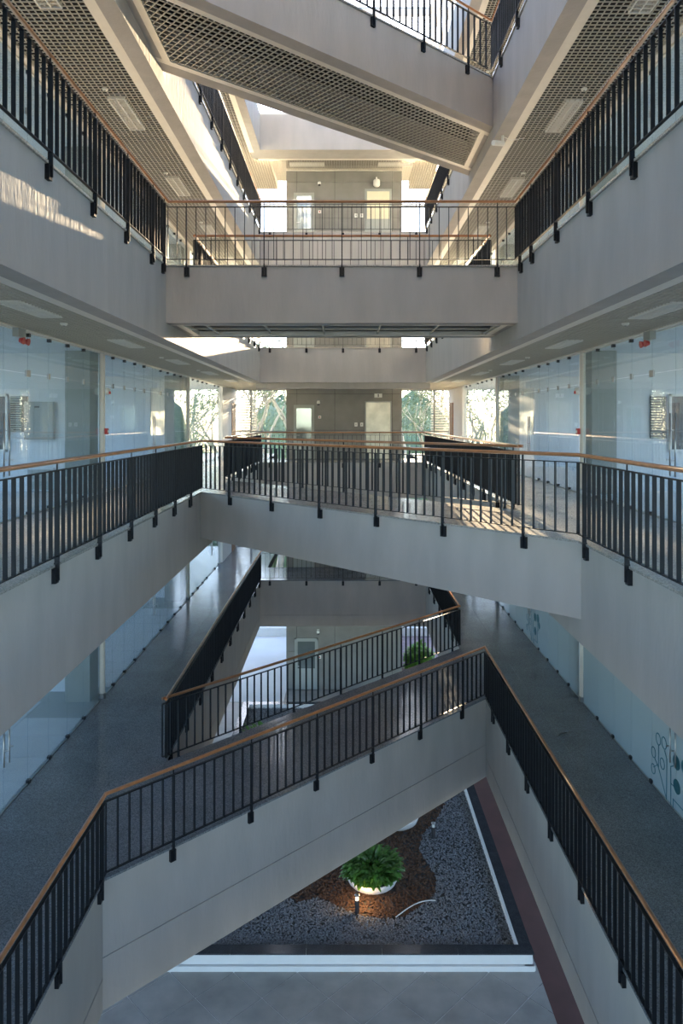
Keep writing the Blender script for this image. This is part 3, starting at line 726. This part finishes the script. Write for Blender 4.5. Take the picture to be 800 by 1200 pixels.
def stones(name, m, n, size, flat, test, lab, cat):
    mb = MB(); rnd = random.random
    k = 0
    while k < n:
        x = PX0+.3+rnd()*(PX1-PX0-.6); y = PY0+.3+rnd()**1.25*(PY1-PY0-.6)
        if not test(x, y): k += .3; continue
        k += 1; s = size*(.6+.9*rnd()); a = rnd()*PI; ca, sa = math.cos(a), math.sin(a); el = 1+rnd()*flat[0]; hh = flat[1]*(.7+.6*rnd()); z = rnd()*.022
        tx, ty = (rnd()-.5)*.7, (rnd()-.5)*.7
        vs = []
        for px, py, pz in ((1,0,0),(0,1,0),(-1,0,0),(0,-1,0),(.2,.1,1),(0,0,-.6)):
            qx, qy, qz = px*s*el, py*s, pz*s*hh
            qz += tx*qx+ty*qy
            vs.append((x+qx*ca-qy*sa, y-PY0+qx*sa+qy*ca, .222+z+qz))
        mb.add(vs, [(0,1,4),(1,2,4),(2,3,4),(3,0,4),(1,0,5),(2,1,5),(3,2,5),(0,3,5)])
    mb.obj(name, m, None, kind='stuff', label=lab, category=cat).location = (0,PY0,ZG)
stones('gravel', 'gravel', 56000, .018, (.7,.8), lambda x,y: not inside(x,y,mulch_poly), 'grey-blue gravel filling the planter bed', 'gravel')
stones('bark_mulch', 'mulch', 30000, .024, (1.4,.4), lambda x,y: inside(x,y,mulch_poly), 'brown bark mulch in a wavy patch round the plant bowls', 'mulch')
box('bed_edging', 'steel', (0,0,0,0,0,0)) if False else None

def leafmesh(mb, base, az, el, ln, wd, droop):
    n = 5; pts = []; p = Vector(base); d = Vector((math.cos(az)*math.cos(el), math.sin(az)*math.cos(el), math.sin(el)))
    side = Vector((-math.sin(az), math.cos(az), 0))
    b = len(mb.v)
    for i in range(n+1):
        u = i/n; wv = wd*math.sin(PI*min(.97, .06+u*.92))**.8
        nrm = side.cross(d)
        mb.v += [tuple(p+side*wv+nrm*wv*.25), tuple(p), tuple(p-side*wv+nrm*wv*.25)]
        p = p+d*ln/n; d = (d-Vector((0,0,droop/n))).normalized()
    for i in range(n):
        for j in (0,1): a = b+i*3+j; mb.f.append((a,a+1,a+4,a+3))
def bowl(x, y, r, lab):
    t = empty('plant_bowl', (x,y,GZ), label=lab, category='planter')
    MB().lathe([(r*.30,0),(r*.62,.03),(r*.88,.14),(r,.30),(r*1.0,.33),(r*.95,.33),(r*.93,.28)], n=36).obj('bowl', 'render', t, smooth=True)
    MB().lathe([(r*.94,.27),(0,.30)], n=36).obj('soil', 'soil', t)
    return t
def fern(x, y, z, r, n, h, lab, m='leaf', broad=.05):
    t = empty('leafy_plant', (x,y,z), label=lab, category='plant')
    mb = MB(); st = MB()
    for k in range(n):
        a = random.uniform(0,2*PI); q = r*math.sqrt(random.random())*.85; bx, by = q*math.cos(a), q*math.sin(a)
        az = a+random.uniform(-.7,.7); el = random.uniform(.3,1.35)*(1-.4*q/r); hh = random.uniform(.1,.9)*h*(1-.35*q/r)
        tip = (bx+math.cos(az)*.05, by+math.sin(az)*.05, hh)
        if k % 3 == 0: st.tube([(bx,by,0),tip], .004, 4, cap=False)
        leafmesh(mb, tip, az, el, random.uniform(.14,.3), broad*random.uniform(.6,1.2), random.uniform(.8,1.8))
    mb.obj('foliage', m, t, kind='stuff', smooth=True); st.obj('stems', m, t, kind='stuff')
b1 = bowl(.67, 17.2, .64, 'round white bowl full of leafy plants in the brown bark, near the front lamp')
fern(.67, 17.2, GZ+.30, .62, 900, .42, 'dense green leafy plant overflowing the nearer round white bowl')
bowl(1.50, 19.75, .55, 'round white bowl with little in it, half hidden under the diagonal bridge edge')
fern(-2.75, 24.9, GZ, .75, 500, .4, 'low spreading green plant at the left far end of the gravel bed')
fern(3.38, 32.6, ZG, .60, 1300, 1.35, 'bright green bush outdoors to the right of the concrete core', 'bushleaf', .07)
def bollard(x, y, lab, on):
    t = empty('bollard_lamp', (x,y,GZ), label=lab, category='garden lamp')
    MB().lathe([(.05,0),(.05,.30),(.045,.31)], n=16).obj('post', 'dark', t, smooth=True)
    MB().lathe([(.036,.31),(.036,.40)], n=16).obj('lamp_glass', 'lamp' if on else 'plastic', t, smooth=True)
    MB().lathe([(.052,.40),(.055,.405),(.055,.425),(.02,.435),(0,.436)], n=16).obj('cap', 'steel', t, smooth=True)
bollard(.29, 16.2, 'short black bollard lamp beside the plant bowl, lighting the bark', True)
bollard(2.36, 19.1, 'short black bollard lamp standing in gravel at the right of the bark patch', False)
pl = bpy.data.lights.new('bollard_light', 'POINT'); pl.energy = 10; pl.color = (1,.62,.3); pl.shadow_soft_size = .06
lo = bpy.data.objects.new('bollard_light', pl); C.objects.link(lo); lo.location = (.42,16.33,GZ+.36)
pts = [(1.15+.95*(k/12), 16.0+.55*math.sin(k/12*PI*.5)+.02, GZ+.05+.03*math.sin(k/12*PI)) for k in range(13)]
MB().tube(pts, .012, 6).obj('garden_cable', 'plastic', None, True, label='thin white cable arching over the gravel by the bark edge', category='cable')

# ---------------------------------------------------------------- garden and trees beyond
def leafcard(mb, c, r):
    d = Vector((random.gauss(0,1),random.gauss(0,1),random.gauss(0,1))).normalized(); e = d.orthogonal().normalized()*r; f = d.cross(e).normalized()*r*.45
    p = Vector(c); b = len(mb.v); mb.v += [tuple(p-e), tuple(p+f), tuple(p+e), tuple(p-f)]; mb.f.append((b,b+1,b+2,b+3))
def tree(x, y, h, crown, lab, nleaf=2600, low=.35):
    t = empty('tree', (x,y,ZG), label=lab, category='tree', group='trees in the garden beyond')
    tr = MB(); lf = MB(); tips = []
    def grow(p, d, ln, r, dep):
        pts = [p]; rs = [r]
        for i in range(4):
            d = (d+Vector((random.gauss(0,.12),random.gauss(0,.12),.04))).normalized(); p = p+d*ln/4; pts.append(p); rs.append(r*(1-.12*(i+1)))
        tr.tube(pts, rs, 7 if dep < 2 else 5, cap=False)
        if dep >= 2: tips.extend(pts[1:])
        if dep < 4:
            for k in range(2 if dep else 3):
                a = random.uniform(0,2*PI); nd = (d+Vector((math.cos(a),math.sin(a),.15))*random.uniform(.4,.8)).normalized()
                grow(p, nd, ln*.68, r*.58, dep+1)
    grow(Vector((0,0,0)), Vector((random.gauss(0,.08),0,1)).normalized(), h*low, h*.016, 0)
    for k in range(nleaf):
        q = random.choice(tips); leafcard(lf, q+Vector((random.gauss(0,crown*.12),random.gauss(0,crown*.12),random.gauss(0,crown*.12))), random.uniform(.05,.12))
    tr.obj('trunk', 'bark', t, smooth=True); lf.obj('crown', 'treeleaf', t, kind='stuff')
def shrub(x, y, r, h, lab, n=2600):
    t = empty('shrub', (x,y,ZG), label=lab, category='shrub', group='shrubs in the garden beyond')
    mb = MB()
    for k in range(n):
        a = random.uniform(0,2*PI); u = random.uniform(-.1,1); q = r*math.sqrt(max(0,1-max(0,u)**3))*random.uniform(.75,1.05)
        leafcard(mb, (q*math.cos(a), q*math.sin(a), max(.05,u*h*random.uniform(.85,1.05))), random.uniform(.07,.15))
    nn, rr = 18, 8; cv = MB(); 
    for i in range(rr+1):
        u = i/rr; q = r*.86*math.sqrt(max(0,1-u**3))
        for j in range(nn):
            g = 1+random.uniform(-.2,.2); cv.v.append((q*g*math.cos(2*PI*j/nn), q*g*math.sin(2*PI*j/nn), u*h*.88))
    for i in range(rr):
        for j in range(nn): cv.f.append((i*nn+j, i*nn+(j+1)%nn, (i+1)*nn+(j+1)%nn, (i+1)*nn+j))
    cv.obj('sun_block_core', 'treeleaf', t)  # solid core added inside the leaves to stop the sun
    mb.obj('crown', 'treeleaf', t, kind='stuff'); MB().tube([(0,0,0),(0,0,h*.7)], [.12,.04], 6).obj('trunk', 'bark', t)
spots = [(-9.5,43,16,3),(-5.9,42,17,2.6),(-4.2,43.5,17.5,2.4),(-13,44,16,3),(3.9,42.5,17,2.4),(5.6,44,17,2.6),(9.0,43,16,3),(12.5,44,16,3),(-18,46,15,4),(19,48,15,4)]
for k, (x, y, h, c) in enumerate(spots):
    tree(x, y, h, c, 'pale-trunked gum tree in the garden, %s from the left' % ['second','third','fourth','fifth','sixth','seventh','eighth','ninth','leftmost','rightmost'][k], low=.36)
for k, (x, y, r, h) in enumerate([(-10.5,47,3.2,6.5),(-6.6,48,2.6,8.0),(-2.1,48,2.4,16.6),(3.2,47,2.8,9.8),(8.0,47,3.0,7.0),(13,47,3.0,7.0)]):  # front row added and sized to keep low sun off the lower floors
    shrub(x, y, r, h, 'leafy sun-blocking shrub added in the front row beyond the kerb, %s' % ['leftmost','second from the left','third from the left','third from the right','second from the right','rightmost'][k], 3800)
for k, (x, y, r, h) in enumerate([(-12,60,4.5,9),(-5.5,64,4.5,15.5),(.5,66,4.5,15),(6.5,67,4.5,16.2),(13.5,66,5,10),(-16,66,5,12),(20,64,5,11.5)]):
    shrub(x, y, r, h, 'dense dark green thicket behind the trees, %s' % ['left of centre','centre left','centre','centre right','right','far left','far right'][k], 5200)

for k, (x, y, r, h) in enumerate([(-5.5,40,1.2,.9),(-3.6,41,.9,.5),(4.5,39.5,1.3,1.2),(6.5,41,1.4,1.4)]):
    shrub(x, y, r, h, 'low bush just beyond the white kerb, %s' % ['far left','left','right','far right'][k], 900)
